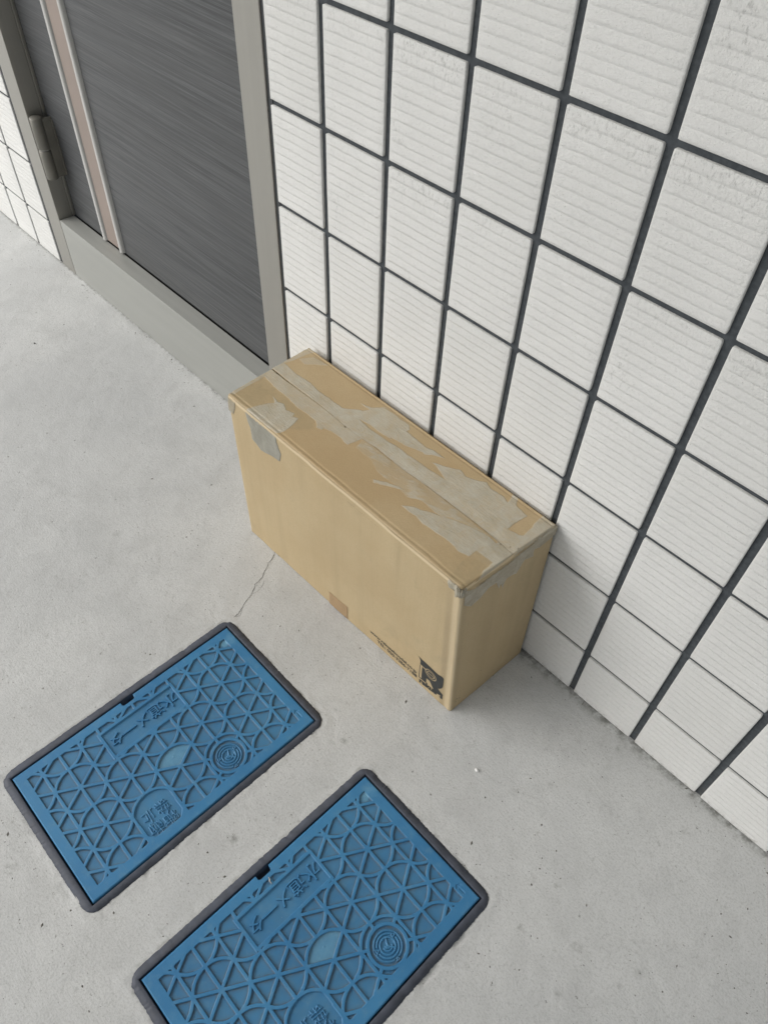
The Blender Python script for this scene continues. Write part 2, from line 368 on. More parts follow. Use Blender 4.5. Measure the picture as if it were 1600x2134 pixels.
# ------------------------------------------------------------------ tiled wall
RZ = 1.2393; Z0 = 0.9674; XL = -8.14
VJ, HJ = .043, .031                               # half widths of the joints
wall = empty('tiled_wall', (0, 0, 0), 'white ribbed tile wall with dark grey joints on both sides of the grey door', 'wall')
tv, tf, nb, tt, tg = [], [], 0, [], []
def tile(x0, x1, z0, z1, fine, seed):
    """one stoneware tile: front at y=0, ten wavy ribs, softened edges"""
    global nb
    r = .020
    xs = np.concatenate([[x0, x0 + .006, x0 + r], np.linspace(x0 + r, x1 - r, 18 if fine else 3)[1:-1], [x1 - r, x1 - .006, x1]])
    H = z1 - z0
    if fine:
        nr = max(3, int(round(11 * H / 1.18))); zs = [z0, z0 + .006]; ph = [0, .02]
        for k in range(nr):
            a = z0 + H * (k / nr)
            for q in ((.0, .09, .3, .62, .93) if k else (.22, .4, .62, .93)): zs.append(a + H / nr * q + (.012 if k == 0 and q == .22 else 0)); ph.append(k + q)
        zs += [z1 - .006, z1]; ph += [nr - .01, nr - .01]
    else:
        zs = [z0, z0 + .006, z0 + r, z1 - r, z1 - .006, z1]; ph = [0] * 6
    zs = np.array(zs); ph = np.array(ph)
    XX, ZZ = np.meshgrid(xs, zs, indexing='ij'); YY = np.zeros_like(XX)
    if fine:
        u = (XX - x0) / (x1 - x0); v = (ZZ - z0) / H
        wob = .0042 * vnoise(u * 6.5 + seed * 3.7, np.floor(ph)[None, :] * .9 + 0 * u + seed, seed) + .0035 * vnoise(u * 13, np.floor(ph)[None, :] + 0 * u, seed + 5)
        inn = (v > .03) & (v < .97) & (u > .01) & (u < .99)
        ZZ = ZZ + np.where(inn, wob, 0)
        fr = (ph - np.floor(ph))[None, :] + 0 * u
        amp = .0100 * smooth(.0, .07, u) * smooth(1.0, .93, u) * smooth(0, .03, v) * smooth(1, .97, v) * (.9 + .25 * vnoise(u * 3, np.floor(ph)[None, :] * 1.7 + 0 * u, seed + 11))
        prof = np.interp(fr, [0, .09, .3, .62, .93, 1], [0.0, 1.0, .9, .55, .1, 0.0])
        YY = -amp * prof - .002 * vnoise(u * 2, v * 2, seed + 2)
    # rounded corners
    for cx, cz, sx, sz in ((x0 + r, z0 + r, -1, -1), (x1 - r, z0 + r, 1, -1), (x0 + r, z1 - r, -1, 1), (x1 - r, z1 - r, 1, 1)):
        dx = (XX - cx) * sx; dz = (ZZ - cz) * sz; m = (dx > 0) & (dz > 0); d = np.hypot(dx, dz); k = np.where(m & (d > r), r / np.maximum(d, 1e-9), 1)
        XX = np.where(m, cx + (XX - cx) * k, XX); ZZ = np.where(m, cz + (ZZ - cz) * k, ZZ)
    edge = np.zeros(XX.shape, bool); edge[0] = edge[-1] = True; edge[:, 0] = edge[:, -1] = True
    YY = np.where(edge, .006, YY)
    V = np.stack([XX, YY, ZZ], -1).reshape(-1, 3); nu, nv = XX.shape
    F = grid_faces(nu, nv, nb)
    loop = [i * nv for i in range(nu)] + [(nu - 1) * nv + j for j in range(1, nv)] + [i * nv + nv - 1 for i in range(nu - 2, -1, -1)] + [j for j in range(nv - 2, 0, -1)]
    sk = V[loop].copy(); sk[:, 1] = .055; L = len(loop); b = nb + len(V)
    G = np.array([(nb + loop[k], b + k, b + (k + 1) % L, nb + loop[(k + 1) % L]) for k in range(L)])
    tv.append(V); tv.append(sk); tf.append(F); tf.append(G); nb += len(V) + L
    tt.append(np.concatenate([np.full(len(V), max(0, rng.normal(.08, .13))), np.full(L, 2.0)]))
    g_ = smooth(.66, .97, (ZZ - z0) / H) * rng.uniform(.1, 1.0) * min(1, max(.15, (z0 - 1.5) / 4)) if fine else np.zeros(XX.shape)
    tg.append(np.concatenate([g_.ravel(), np.zeros(L)]))
HZ = [0.012] + [Z0 + RZ * k for k in range(0, 19)]
DTOP = Z0 + RZ * 13                              # joint line above the door
for k in range(18):
    z0 = HZ[k] + (HJ if k else 0); z1 = HZ[k + 1] - HJ
    for c in range(0, 27):
        fine = c < 10 and k < 8
        tile(c + (VJ if c else .075), c + 1 - VJ, z0, z1, fine, (c * 31 + k * 7) % 97)
    for c in range(1, 20):
        fine = c < 5 and k < 5
        tile(XL - c + VJ, XL - c + 1 - (VJ if c > 1 else .03), z0, z1, fine, (c * 17 + k * 13 + 50) % 97)
    if HZ[k] >= DTOP - .01:
        for c in range(8):
            wd = (0.0 - XL) / 8; tile(XL + wd * c + VJ, XL + wd * (c + 1) - VJ, z0, z1, False, 1)
mesh_obj('tile_facing', np.vstack(tv) * S, np.vstack(tf), M['tile'], wall, True, dict(tone=np.concatenate(tt), grime=np.concatenate(tg)))
gm = MB(); zt = HZ[-2] * S; yb = .25
gm.box(.0 * S, 27 * S, .032 * S, yb, -.02, zt)
gm.box((XL - 19) * S, (XL + .0) * S, .032 * S, yb, -.02, zt)
gm.box(XL * S, 0, .032 * S, yb, DTOP * S, zt)
gm.build('joint_mortar', M['grout'], wall)

MB().box((XL - 19) * S, 27 * S, -1.15, .25, zt + .001, zt + .16, .004).box(-.95, 27 * S, -3.5, -1.151, zt + .001, zt + .16, .004).build('shade_slab', m_simple('shade_slab_grey', (.5, .5, .48), .8, 0, .05, 6), wall)  # unseen roof slab, added above the frame so light falls off to the right

# ------------------------------------------------------------------ door
door = empty('metal_door', (-4 * S, .2 * S, 0), 'dark grey streaked metal door with a rosy vertical strip in a silver frame', 'door')
b = .0012
JL0, JL1, JR0, JR1 = -8.045, -7.505, -.50, .0
dt = (DTOP - .05) * S
sill = MB().box(JL1 * S + .0012, JR0 * S - .0005, .0, .325 * S, 0.0005, 1.268 * S, b).build('kick_rail', M['sill'], door)
jm = MB().box(JL0 * S, JL1 * S, -.003 * S, .30 * S, 0.0005, dt, b)
jm.box(JL1 * S - .002, JL1 * S + .004, .30 * S + .0005, .36 * S, 1.28 * S, dt, .0006)
jm.build('jamb', M['alu'], door)
MB().box(JR0 * S, JR1 * S, -.003 * S, .36 * S, 0.0005, dt, b).build('jamb', M['alu'], door)
MB().box(JL1 * S + .001, JR0 * S - .001, .0, .36 * S, dt - .06, dt - .0005, b).build('head_frame', M['alu'], door)
MB().box(JR1 * S + .0003, .082 * S, .022 * S, .3 * S, 0.0005, dt).build('sealant', M['sealant'], door)
MB().box((XL - .035) * S, JL0 * S - .0003, .022 * S, .3 * S, 0.0005, dt).build('sealant', M['sealant'], door)
MB().box(JL1 * S - .001, JR0 * S + .01, .47 * S, .60 * S, .5 * S, dt - .001).build('door_gap', M['gap'], door)
pn = MB().box(-7.435 * S, JR0 * S + .004,   .345 * S, .46 * S, 1.285 * S, dt - .07, .0008).build('door_panel', M['door'], door)
# the decorative strip: a rosy channel between two pale half-round beads
zb = 1.335 * S; zt2 = dt - .09
MB().box(-6.115 * S, -5.675 * S, .318 * S, .3445 * S, zb - .002, zt2, .0004).build('decor_strip', M['pink'], pn)
def bead(xc, wd):
    n = 9; prof = [(xc - wd / 2 + wd * k / (n - 1), .3447 - .075 * math.sin(math.pi * k / (n - 1)) ** .6) for k in range(n)]
    v = [(x * S, y * S, z) for z in (zb - .004, zt2) for x, y in prof]
    f = [(k, k + 1, n + k + 1, n + k) for k in range(n - 1)] + [list(range(n)), list(range(n, 2 * n))]
    MB().add(v, f).build('bead', M['bead'], pn, True)
bead(-6.20, .150); bead(-5.585, .150)
# butt hinge near the bottom corner
hg = MB().box(-7.33 * S, -7.285 * S, .07 * S, .343 * S, 2.20 * S, 3.30 * S, .0006).build('hinge', M['hinge'], door)
MB().box(-7.285 * S + .0003, -7.24 * S, .325 * S, .3445 * S, 2.22 * S, 3.26 * S, .0005).build('hinge_leaf', M['hinge'], hg)
MB().cyl(-7.345 * S, .075 * S, 2.775 * S, 3.34 * S, .112 * S, 32, .0009).build('knuckle', M['hinge'], hg, True)
MB().cyl(-7.345 * S, .075 * S, 2.19 * S, 2.745 * S, .112 * S, 32, .0009).build('knuckle', M['hinge'], hg, True)
MB().cyl(-7.345 * S, .075 * S, 2.746 * S, 2.774 * S, .095 * S, 24, .0003).build('washer', M['bead'], hg, True)

# ------------------------------------------------------------------ water meter boxes
def lid_mesh():
    st = .0046
    nx = int(round(LIDW / st)) + 1; ny = int(round(LIDL / st)) + 1
    xs = np.linspace(0, LIDW, nx); ys = np.linspace(0, -LIDL, ny); A, B = np.meshgrid(xs, ys, indexing='ij')
    hw = .0188; s = .3035; row = .2653
    D = np.full(A.shape, 9.0)                     # distance to the raised line work (negative = on it)
    cx0, cy0 = .667, -.5775
    x0_, x1_, y0_, y1_ = .128, 1.812, -.140, -3.135   # edge of the patterned field
    for k in range(-2, 11):                       # straight bars along x
        q = np.abs(B - (cy0 + row - k * row)) - hw
        if k == 5: q = np.where((A > .985) & (A < 1.262), 9, q)
        D = np.minimum(D, q)
    cen = []
    for j in range(-2, 7):
        for i in range(-2, 4):
            cen.append((cx0 + 2 * s * i + (s if j % 2 else 0), cy0 - 2 * row * j))
    for c in cen:
        rr = np.hypot(A - c[0], B - c[1]); D = np.minimum(D, np.where(np.abs(B - c[1]) < row, np.abs(rr - s) - hw, 9))
        for a in (60, 120):
            q = (math.cos(math.radians(a)) * s, math.sin(math.radians(a)) * s)
            D = np.minimum(D, seg_d(A, B, (c[0] - q[0], c[1] - q[1]), (c[0] + q[0], c[1] + q[1])) - hw)
    # the leaf-shaped plain cell
    cellc = (1.274 - s, -1.6385)
    # maker's and name plates cut their own recesses
    C1 = (1.578, -1.112); C2 = (1.575, -2.172)
    r1 = np.hypot(A - C1[0], B - C1[1])
    D = np.where(r1 < .235, np.abs(r1 - .222) - .020, D)
    D = np.where((r1 >= .235) & (r1 < .245), np.minimum(D, np.abs(r1 - .222) - .020), D)
    r2 = np.hypot(A - C2[0], B - C2[1])
    plate = ((r2 < .283) | ((A > C2[0]) & (A < 1.812))) & (np.abs(B - C2[1]) < .245)
    cut = (A - 1.735 > 0) & (np.abs(B - C2[1]) > .245 - (A - 1.735) * .9)
    plate &= ~cut
    D = np.where(plate, 9, D)
    D = np.where(((A > C2[0]) & (np.abs(B - C2[1]) < .285) & (np.abs(B - C2[1]) >= .243)) | (cut & (A > 1.7) & (np.abs(B - C2[1]) < .285)), -1, D)
    # name plate rectangle
    tp = (A > .237) & (A < .598) & (B < -1.118) & (B > -2.172)
    fr = (A > .197) & (A < .640) & (B < -1.078) & (B > -2.212) & ~tp
    D = np.where(tp, 9, D); D = np.where(fr, -1, D)
    # plain border with cut cell corners
    bd = np.maximum(np.maximum(x0_ - A, A - x1_), np.maximum(y1_ - B, B - y0_))
    D = np.minimum(D, -bd)
    for k in range(-1, 12):
        for side, xe in ((1, x0_), (-1, x1_)):
            yy = cy0 + row - k * row
            if k % 2 == 0: D = np.minimum(D, (np.abs(B - yy) + np.abs(A - xe) * 1.4) - .034)
    # thin raised marks
    T = np.full(A.shape, 9.0)
    def st_(pts, wdt=.0085):
        nonlocal T
        for p, q in zip(pts[:-1], pts[1:]): T = np.minimum(T, seg_d(A, B, p, q) - wdt)
    for r_, w_ in ((.158, .0095), (.124, .0095), (.088, .0095)): T = np.minimum(T, np.abs(r1 - r_) - w_)
    ang = np.arctan2(B - C1[1], A - C1[0])
    T = np.minimum(T, np.where((ang > -1.9) & (ang < 1.2), np.abs(r1 - .050) - .009, 9))
    T = np.minimum(T, np.where((ang > -2.2) & (ang < .3), np.abs(r1 - .024) - .008, 9))
    for a in (35, 155, 275):
        t = math.radians(a)
        st_([C1, (C1[0] + .09 * math.cos(t), C1[1] + .09 * math.sin(t))] if a != 275 else [C1, (C1[0] + .05 * math.cos(t), C1[1] + .05 * math.sin(t))])
    def L0(u, v): q = onplane(u, v, 2, 0); return (q[0] - COVERS[0][0], q[1] - COVERS[0][1])
    def L1(u, v): q = onplane(u, v, 2, 0); return (q[0] - COVERS[1][0], q[1] - COVERS[1][1])
    def z6(x, y): return L1(740 + x * .0875, 1900 + y * .0875)
    for tri in ([(850, 510), (940, 520), (890, 620), (850, 510)], [(480, 920), (570, 910), (530, 1010), (480, 920)], [(990, 1180), (1010, 1070), (1070, 1120), (990, 1180)]):
        P = [z6(*t) for t in tri]; pm = np.mean(P[:3], axis=0)
        T = np.where(np.hypot(A - pm[0], B - pm[1]) < .032, 9, T)
        st_(P, .007)
    def z5(x, y): return L0(280 + x * .06875, 1650 + y * .06875)
    strokes = [[(850, 220), (800, 330)], [(740, 290), (820, 390)], [(960, 260), (640, 480)], [(1000, 330), (690, 530)], [(920, 300), (860, 240)], [(640, 360), (720, 430)], [(600, 440), (720, 400)],
               [(930, 400), (990, 530)], [(1000, 360), (1040, 430), (940, 470)], [(1090, 400), (1020, 480)], [(840, 470), (860, 560), (930, 530)], [(900, 640), (780, 560), (760, 640)], [(1020, 530), (1060, 500)],
               [(510, 500), (460, 560), (610, 750)], [(380, 580), (560, 900)], [(420, 650), (380, 600)], [(330, 680), (220, 760)], [(440, 860), (320, 920)], [(350, 690), (430, 830)],
               [(1040, 560), (1010, 640), (1160, 780)], [(1130, 560), (1190, 640), (1270, 690)], [(1230, 560), (1220, 640), (1160, 690)], [(1330, 690), (1250, 850)], [(1300, 660), (1370, 760), (1280, 830)], [(1230, 720), (1250, 860)],
               [(890, 800), (960, 900)], [(900, 790), (1000, 700), (1080, 800)], [(930, 830), (1030, 740)], [(960, 870), (1060, 780)], [(960, 900), (1140, 790)], [(1010, 940), (1190, 850)], [(1090, 830), (1190, 960)], [(940, 960), (1020, 890)], [(1000, 990), (1090, 920)], [(1170, 780), (1230, 900)],
               [(640, 930), (880, 1180)], [(700, 880), (850, 960)], [(600, 980), (690, 1130)], [(600, 980), (760, 860), (850, 950)], [(630, 1010), (690, 960)], [(650, 1040), (720, 990)], [(670, 1080), (790, 990)], [(720, 940), (780, 890)], [(750, 970), (820, 930)], [(690, 1130), (870, 1000)], [(740, 1200), (920, 1070)],
               [(560, 970), (560, 1070), (740, 1250)], [(460, 1080), (560, 1250)], [(500, 1050), (620, 1140), (560, 1290)], [(720, 1160), (560, 1300)], [(480, 1000), (520, 1040)]]
    for sr in strokes: st_([z5(*t) for t in sr], .0050)
    # small arrow on the border (cut in)
    AR = np.full(A.shape, 9.0)
    def za(x, y): return L0(300 + x * .2375, 1300 + y * .2375)
    for p, q in (((1330, 765), (1378, 815)), ((1330, 765), (1352, 762)), ((1330, 765), (1330, 785))): AR = np.minimum(AR, seg_d(A, B, za(*p), za(*q)) - .0085)
    e = .0045
    top = smooth(e, -e * .6, D)
    hgt = -.024 * (1 - top)                       # recess about 2.6 mm deep
    thin = smooth(.004, -.002, T); hgt = np.where(top < .5, hgt + .0165 * thin, hgt)
    hgt -= .008 * smooth(.005, -.003, AR)
    eb = np.minimum(np.minimum(A, LIDW - A), np.minimum(-B, LIDL + B)); hgt -= .012 * (1 - smooth(0, .014, eb))
    dots = .004 * np.exp(-((np.hypot(A - (cellc[0] + .13), B - (cellc[1]) ) / .012) ** 2)); hgt += dots * (top < .5)
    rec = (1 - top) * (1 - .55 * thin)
    # grime along the foot of the ribs, with their shadow lines painted in
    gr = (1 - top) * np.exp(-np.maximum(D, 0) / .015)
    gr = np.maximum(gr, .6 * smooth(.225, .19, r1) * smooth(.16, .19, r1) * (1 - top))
    corner = smooth(.17, .02, np.hypot(A - .20, B + .20)) * (1 - top)
    # notch for the lifting key
    notch = (A < .070) & (B < -1.560) & (B > -1.742)
    cr = (A > .050) & ((B > -1.580) | (B < -1.722)); notch &= ~(cr & ((A - .050) + np.maximum(B + 1.580, -1.722 - B) > .02))
    V = np.stack([A, B, hgt], -1).reshape(-1, 3)
    F = grid_faces(nx, ny)[:, ::-1]
    nf = notch.ravel()
    keep = ~(nf[F].any(axis=1)); F = F[keep]
    E = np.vstack([F[:, [0, 1]], F[:, [1, 2]], F[:, [2, 3]], F[:, [3, 0]]]); key = np.sort(E, 1); code = key[:, 0].astype(np.int64) * 10 ** 7 + key[:, 1]
    u, idx, cnt = np.unique(code, return_index=True, return_counts=True); BE = E[idx[cnt == 1]]
    nv = len(V); low = V.copy(); low[:, 2] = -.16
    used = np.unique(BE); remap = -np.ones(nv, int); remap[used] = nv + np.arange(len(used))
    SK = np.stack([BE[:, 1], BE[:, 0], remap[BE[:, 0]], remap[BE[:, 1]]], 1)
    V2 = np.vstack([V, low[used]])
    at = lambda a, f: np.concatenate([a.ravel(), np.full(len(used), f)])
    lf = np.hypot(A - 1.274, B + 1.6385); pale = (lf < .285) & (A < 1.274 - np.abs(B + 1.6385) / 1.732 - .03) & (top < .5)
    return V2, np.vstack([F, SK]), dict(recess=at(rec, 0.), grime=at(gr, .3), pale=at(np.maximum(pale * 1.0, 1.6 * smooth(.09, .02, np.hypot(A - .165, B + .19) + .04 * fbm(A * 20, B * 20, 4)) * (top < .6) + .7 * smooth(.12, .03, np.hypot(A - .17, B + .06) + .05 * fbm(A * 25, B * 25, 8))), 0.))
LV, LF, LA = lid_mesh()
def rrect(x0, x1, y0, y1, r, n=10):
    out = []
    for cx, cy, a in ((x1 - r, y1 - r, 0), (x0 + r, y1 - r, 90), (x0 + r, y0 + r, 180), (x1 - r, y0 + r, 270)):
        for k in range(n + 1): t = math.radians(a + 90 * k / n); out.append((cx + r * math.cos(t), cy + r * math.sin(t)))
    return np.array(out)
def resample(P, step):
    Q = np.vstack([P, P[:1]]); d = np.r_[0, np.cumsum(np.hypot(*np.diff(Q, axis=0).T))]; m = int(d[-1] / step); t = np.linspace(0, d[-1], m, endpoint=False)
    return np.stack([np.interp(t, d, Q[:, 0]), np.interp(t, d, Q[:, 1])], 1)
lid_me = None
def text_mesh(body, size, **kw):
    cu = bpy.data.curves.new('txt', 'FONT'); cu.body = body; cu.size = size
    for k, v in kw.items(): setattr(cu, k, v)
    o = bpy.data.objects.new('txt', cu); C.objects.link(o); bpy.context.view_layer.update()
    me = bpy.data.meshes.new_from_object(o.evaluated_get(bpy.context.evaluated_depsgraph_get()))
    v = np.array([tuple(q.co) for q in me.vertices]); f = [list(p.vertices) for p in me.polygons]
    bpy.data.objects.remove(o); bpy.data.curves.remove(cu); bpy.data.meshes.remove(me)
    return v, f
for ci, (x0, y0) in enumerate(COVERS):
    lab = ['blue patterned water meter lid whose corner meets the crack in the concrete',
           'blue patterned water meter lid with a pale fibre by its notch'][ci]
    box = empty('water_meter_box', ((x0 + LIDW / 2) * S, (y0 - LIDL / 2) * S, 0), lab, 'water meter cover', 'water meter covers set in the concrete')
    org = np.array([x0 * S, y0 * S, .0012])
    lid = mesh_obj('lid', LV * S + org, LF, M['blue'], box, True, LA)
    # raised lettering, read with the wall on the left
    mb = MB()
    for ch, yc, xc, wy, wx in (('水', -1.243, .412, .215, .205), ('道', -1.452, .412, .195, .195), ('メ', -1.645, .415, .155, .165), ('ー', -1.857, .412, .205, 0), ('タ', -2.042, .412, .165, .165)):
        v, f = text_mesh(ch, .25, extrude=.009, bevel_depth=.0022, bevel_resolution=1, offset=-.001)
        e_ = v.max(0) - v.min(0); v[:, 0] *= wy / e_[0]
        if wx: v[:, 1] *= wx / e_[1]
        c = (v.min(0) + v.max(0)) / 2
        px_ = v[:, 0] - c[0]; py_ = v[:, 1] - c[1]
        # text runs towards -y, its top points to +x
        q = np.stack([xc + py_, yc - px_, v[:, 2] - .0145], 1)
        mb.add(q * S + org, f)
    mb.build('lettering', M['blue'], lid, False)
    # frame
    g = .020
    inn = resample(rrect(x0 - g, x0 + LIDW + g, y0 - LIDL - g, y0 + g, .022, 4), .03)
    out = resample(rrect(x0 - RIM, x0 + LIDW + RIM, y0 - LIDL - RIM, y0 + RIM, .165, 10), .03)
    m = 1200
    def rs(P, m):
        Q = np.vstack([P, P[:1]]); d = np.r_[0, np.cumsum(np.hypot(*np.diff(Q, axis=0).T))]; t = np.linspace(0, d[-1], m, endpoint=False)
        return np.stack([np.interp(t, d, Q[:, 0]), np.interp(t, d, Q[:, 1])], 1)
    def ang_match(P):      # both loops sampled by matching direction from the corner rounding of the outer loop
        return P
    outp = rs(out, m)
    innp = np.stack([np.clip(outp[:, 0], x0 - g, x0 + LIDW + g), np.clip(outp[:, 1], y0 - LIDL - g, y0 + g)], 1)
    cxm, cym = x0 + LIDW / 2, y0 - LIDL / 2
    n2 = outp - innp; nl = np.linalg.norm(n2, axis=1)[:, None]; n2 = n2 / np.maximum(nl, 1e-6)
    rough = (.007 * fbm(outp[:, 0] * 45 + ci * 5, outp[:, 1] * 45, 43, 3) + .005 * fbm(outp[:, 0] * 12 + ci * 5, outp[:, 1] * 12, 41, 4) - .010 * smooth(.3, .6, fbm(outp[:, 0] * 9 + ci, outp[:, 1] * 9, 55, 4)))[:, None]
    lv = [(outp + n2 * (rough - .0), -.03), (outp + n2 * (rough - .004), .003), (innp + n2 * .010, .005), (innp + n2 * .003, .003), (innp, -.004), (innp, -.20), (innp - n2 * .045, -.20)]
    V = np.vstack([np.c_[p, np.full(m, z)] for p, z in lv]); k = np.arange(m)
    F = np.vstack([np.stack([l * m + k, l * m + (k + 1) % m, (l + 1) * m + (k + 1) % m, (l + 1) * m + k], 1) for l in range(len(lv) - 1)])
    V *= S; V[:, 2] += .0006
    rim = mesh_obj('frame', V, F, M['rim'], box, False)
    MB().box((x0 - g - .02) * S, (x0 + LIDW + g + .02) * S, (y0 - LIDL - g - .02) * S, (y0 + g + .02) * S, -.24 * S, -.20 * S).build('tray', M['gap'], box)

# ------------------------------------------------------------------ cardboard carton
H = 2.80
BT = dict(FL=(.773, -1.543), FR=(5.092, -1.481), BR=(5.147, -.045), BL=(.80, -.055))
TP = dict(FL=(.712, -1.55), FR=(4.972, -1.55), BR=(5.088, -.040), BL=(.652, -.075))
carton = empty('cardboard_box', (2.9 * S, -.8 * S, 0), 'kraft cardboard box with torn tape on top, standing against the white tile wall', 'cardboard box')
order = ['FL', 'FR', 'BR', 'BL']
def corner(k, t):
    a = np.array(BT[order[k]]); b_ = np.array(TP[order[k]]); return a + (b_ - a) * t
R0 = .045
def side_pt(k, s, t, off=0.0):
    """point on side k (0 front, 1 right end, 2 back, 3 left end); s along, t up; off outwards"""
    a = corner(k, t); b_ = corner((k + 1) % 4, t); d = b_ - a; L = math.hypot(*d); n = np.array([d[1], -d[0]]) / L
    bulge = {0: .022, 1: .012, 2: 0, 3: .01}[k] * math.sin(math.pi * s) * math.sin(math.pi * min(t * 1.02, 1))
    bulge += .006 * vnoise(s * 5 + k * 9, t * 3, 77) * (4 * s * (1 - s)) + (.004 * vnoise(s * 16, t * 2.0, 78) if k == 0 else 0)
    if k == 0: bulge *= 1 - min(1, max(0, (s - .60) / .12)) * min(1, max(0, (.36 - t) / .1))
    if k == 0: bulge += -.008 * math.exp(-((s - .975) / .007) ** 2)
    if t > .985: bulge -= .012 * ((t - .985) / .015) ** 2
    p = a + d * s + n * (bulge + off)
    return (p[0], p[1], t * H)
ts = np.unique(np.r_[np.linspace(0.0, .98, 50), [.985, .99, .994, .997, 1.0]]); ring = []
for k in range(4):
    L = math.hypot(*(np.array(TP[order[(k + 1) % 4]]) - np.array(TP[order[k]]))); rs_ = R0 / L
    for s in np.linspace(rs_, 1 - rs_, 90 if k in (0, 2) else 34): ring.append((k, s, None))
    ring.append((k, None, 1)); ring.append((k, None, 2)); ring.append((k, None, 3))
def ring_pt(e, t):
    k, s, c = e
    if c is None: return side_pt(k, s, t)
    L = math.hypot(*(corner((k + 1) % 4, t) - corner(k, t))); L2 = math.hypot(*(corner((k + 2) % 4, t) - corner((k + 1) % 4, t)))
    A_ = np.array(side_pt(k, 1 - R0 / L, t)); B_ = np.array(side_pt((k + 1) % 4, R0 / L2, t)); Cc = np.array((*corner((k + 1) % 4, t), t * H))
    q = c / 4.0; return tuple((1 - q) ** 2 * A_ + 2 * q * (1 - q) * Cc + q * q * B_)
SVv = np.array([[ring_pt(e, t) for t in ts] for e in ring]); nr_, nt_ = len(ring), len(ts)
F = grid_faces(nr_, nt_); wrap = np.array([((nr_ - 1) * nt_ + j, j, j + 1, (nr_ - 1) * nt_ + j + 1) for j in range(nt_ - 1)])
edge = np.zeros((nr_, nt_))
for i, e in enumerate(ring):
    if e[2] is not None and e[0] == 0: edge[i] = {1: .55, 2: 1.0, 3: .35}[e[2]]
    elif e[2] is not None: edge[i] = .3
edge[:, -4:] = np.maximum(edge[:, -4:], .85)
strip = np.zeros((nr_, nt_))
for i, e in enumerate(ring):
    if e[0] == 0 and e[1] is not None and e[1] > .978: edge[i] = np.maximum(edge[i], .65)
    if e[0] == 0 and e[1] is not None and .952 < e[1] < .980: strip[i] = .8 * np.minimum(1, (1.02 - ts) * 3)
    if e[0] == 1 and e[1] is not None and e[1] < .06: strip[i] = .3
V = SVv.reshape(-1, 3) * S; V[:, 2] += .0006
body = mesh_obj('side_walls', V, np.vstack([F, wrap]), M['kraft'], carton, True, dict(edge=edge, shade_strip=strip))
MB().add([np.array((*corner(k, .985), .985 * H - .06)) * S * np.array([1, 1, 1]) for k in range(4)], [(0, 1, 2, 3)]).build('inner_flap', M['inner'], carton)  # dark sheet under the seam, the box interior's shade put into its colour
# top flaps: torn tape and peeled paper lie as a surface pattern
def tz(x, y): q = onplane(440 + x * .2375, 700 + y * .2375, 2, H); return (q[0], q[1])
def tb(x, y): q = onplane(780 + x * .25, 820 + y * .25, 2, H); return (q[0], q[1])
seam = [tz(520, 285), tz(650, 390), tz(770, 480), tz(880, 560), tz(1000, 650), tz(1180, 805), tz(1400, 960), tb(0, 450), tb(250, 645), tb(410, 755), tb(700, 975), tb(1000, 1210), tb(1160, 1350)]
T1 = [tz(*p) for p in [(520, 285), (620, 230), (700, 300), (760, 350), (870, 420), (930, 480), (1040, 560), (1150, 640), (1330, 665), (1390, 655), (1310, 600), (1410, 640), (1500, 640), (1580, 655)]] + \
     [tb(*p) for p in [(60, 120), (150, 170), (220, 230), (290, 270), (300, 310), (270, 320), (330, 380), (420, 450), (500, 490), (590, 550), (480, 520), (400, 520), (470, 580), (600, 620), (720, 650), (760, 700), (870, 740), (930, 745), (960, 800), (1080, 870), (1110, 920), (1150, 850), (1190, 870), (1180, 950), (1270, 1035), (1150, 1100), (1110, 1140), (1200, 1190), (1300, 1200), (1240, 1300), (1160, 1350), (1000, 1210), (700, 975), (410, 755), (250, 645), (0, 450)]] + \
     [tz(*p) for p in [(1400, 960), (1180, 805), (1000, 650), (880, 560), (770, 480), (650, 390)]]
OL = [tz(*p) for p in [(1290, 735), (1400, 790), (1500, 870), (1590, 920)]] + [tb(*p) for p in [(130, 370), (250, 440), (400, 500), (520, 620), (590, 725), (480, 660), (380, 590), (200, 460), (60, 380)]] + [tz(*p) for p in [(1560, 940), (1400, 830)]]
T2 = [tz(*p) for p in [(520, 290), (650, 395), (770, 485), (1000, 655), (1190, 810), (1330, 910), (1200, 965), (1130, 900), (1060, 850), (985, 820), (970, 835), (930, 815), (920, 760), (850, 700), (760, 640), (680, 560), (560, 460), (470, 370), (400, 350)]]
T3 = [tz(*p) for p in [(305, 655), (440, 615), (560, 600), (550, 540), (585, 590), (640, 610), (660, 660), (735, 690), (720, 720), (770, 735), (720, 790), (640, 850), (575, 865)]]
T4 = [tb(*p) for p in [(230, 940), (330, 960), (420, 990), (600, 1050), (800, 1120), (960, 1200), (1060, 1290), (900, 1290), (850, 1330), (780, 1370), (700, 1330), (640, 1260), (560, 1200), (500, 1160), (400, 1090), (350, 1040), (290, 1000)]]
T4b = [tb(*p) for p in [(-10, 725), (100, 750), (200, 785), (240, 815), (120, 785), (-10, 755)]]
T6 = [tz(*p) for p in [(1330, 910), (1400, 960)]] + [tb(*p) for p in [(0, 450), (250, 645), (410, 755), (700, 975), (960, 1190), (700, 1110), (500, 1010), (400, 920), (300, 880), (130, 740), (0, 640)]] + [tz(*p) for p in [(1400, 1080), (1270, 980)]]
T5 = [tb(*p) for p in [(780, 1370), (850, 1320), (960, 1260), (1240, 1190), (1300, 1130), (1400, 1020), (1560, 1100), (790, 1700), (930, 1440)]]
T5b = [tb(*p) for p in [(850, 1320), (985, 1425), (830, 1540), (790, 1690), (600, 1560), (740, 1400)]]
T7 = [tz(*p) for p in [(120, 520), (400, 350), (640, 220), (850, 95), (920, 150), (700, 235), (640, 250), (470, 370), (200, 520)]]
T8 = [tz(*p) for p in [(775, 215), (900, 195), (1030, 270), (820, 262)]]
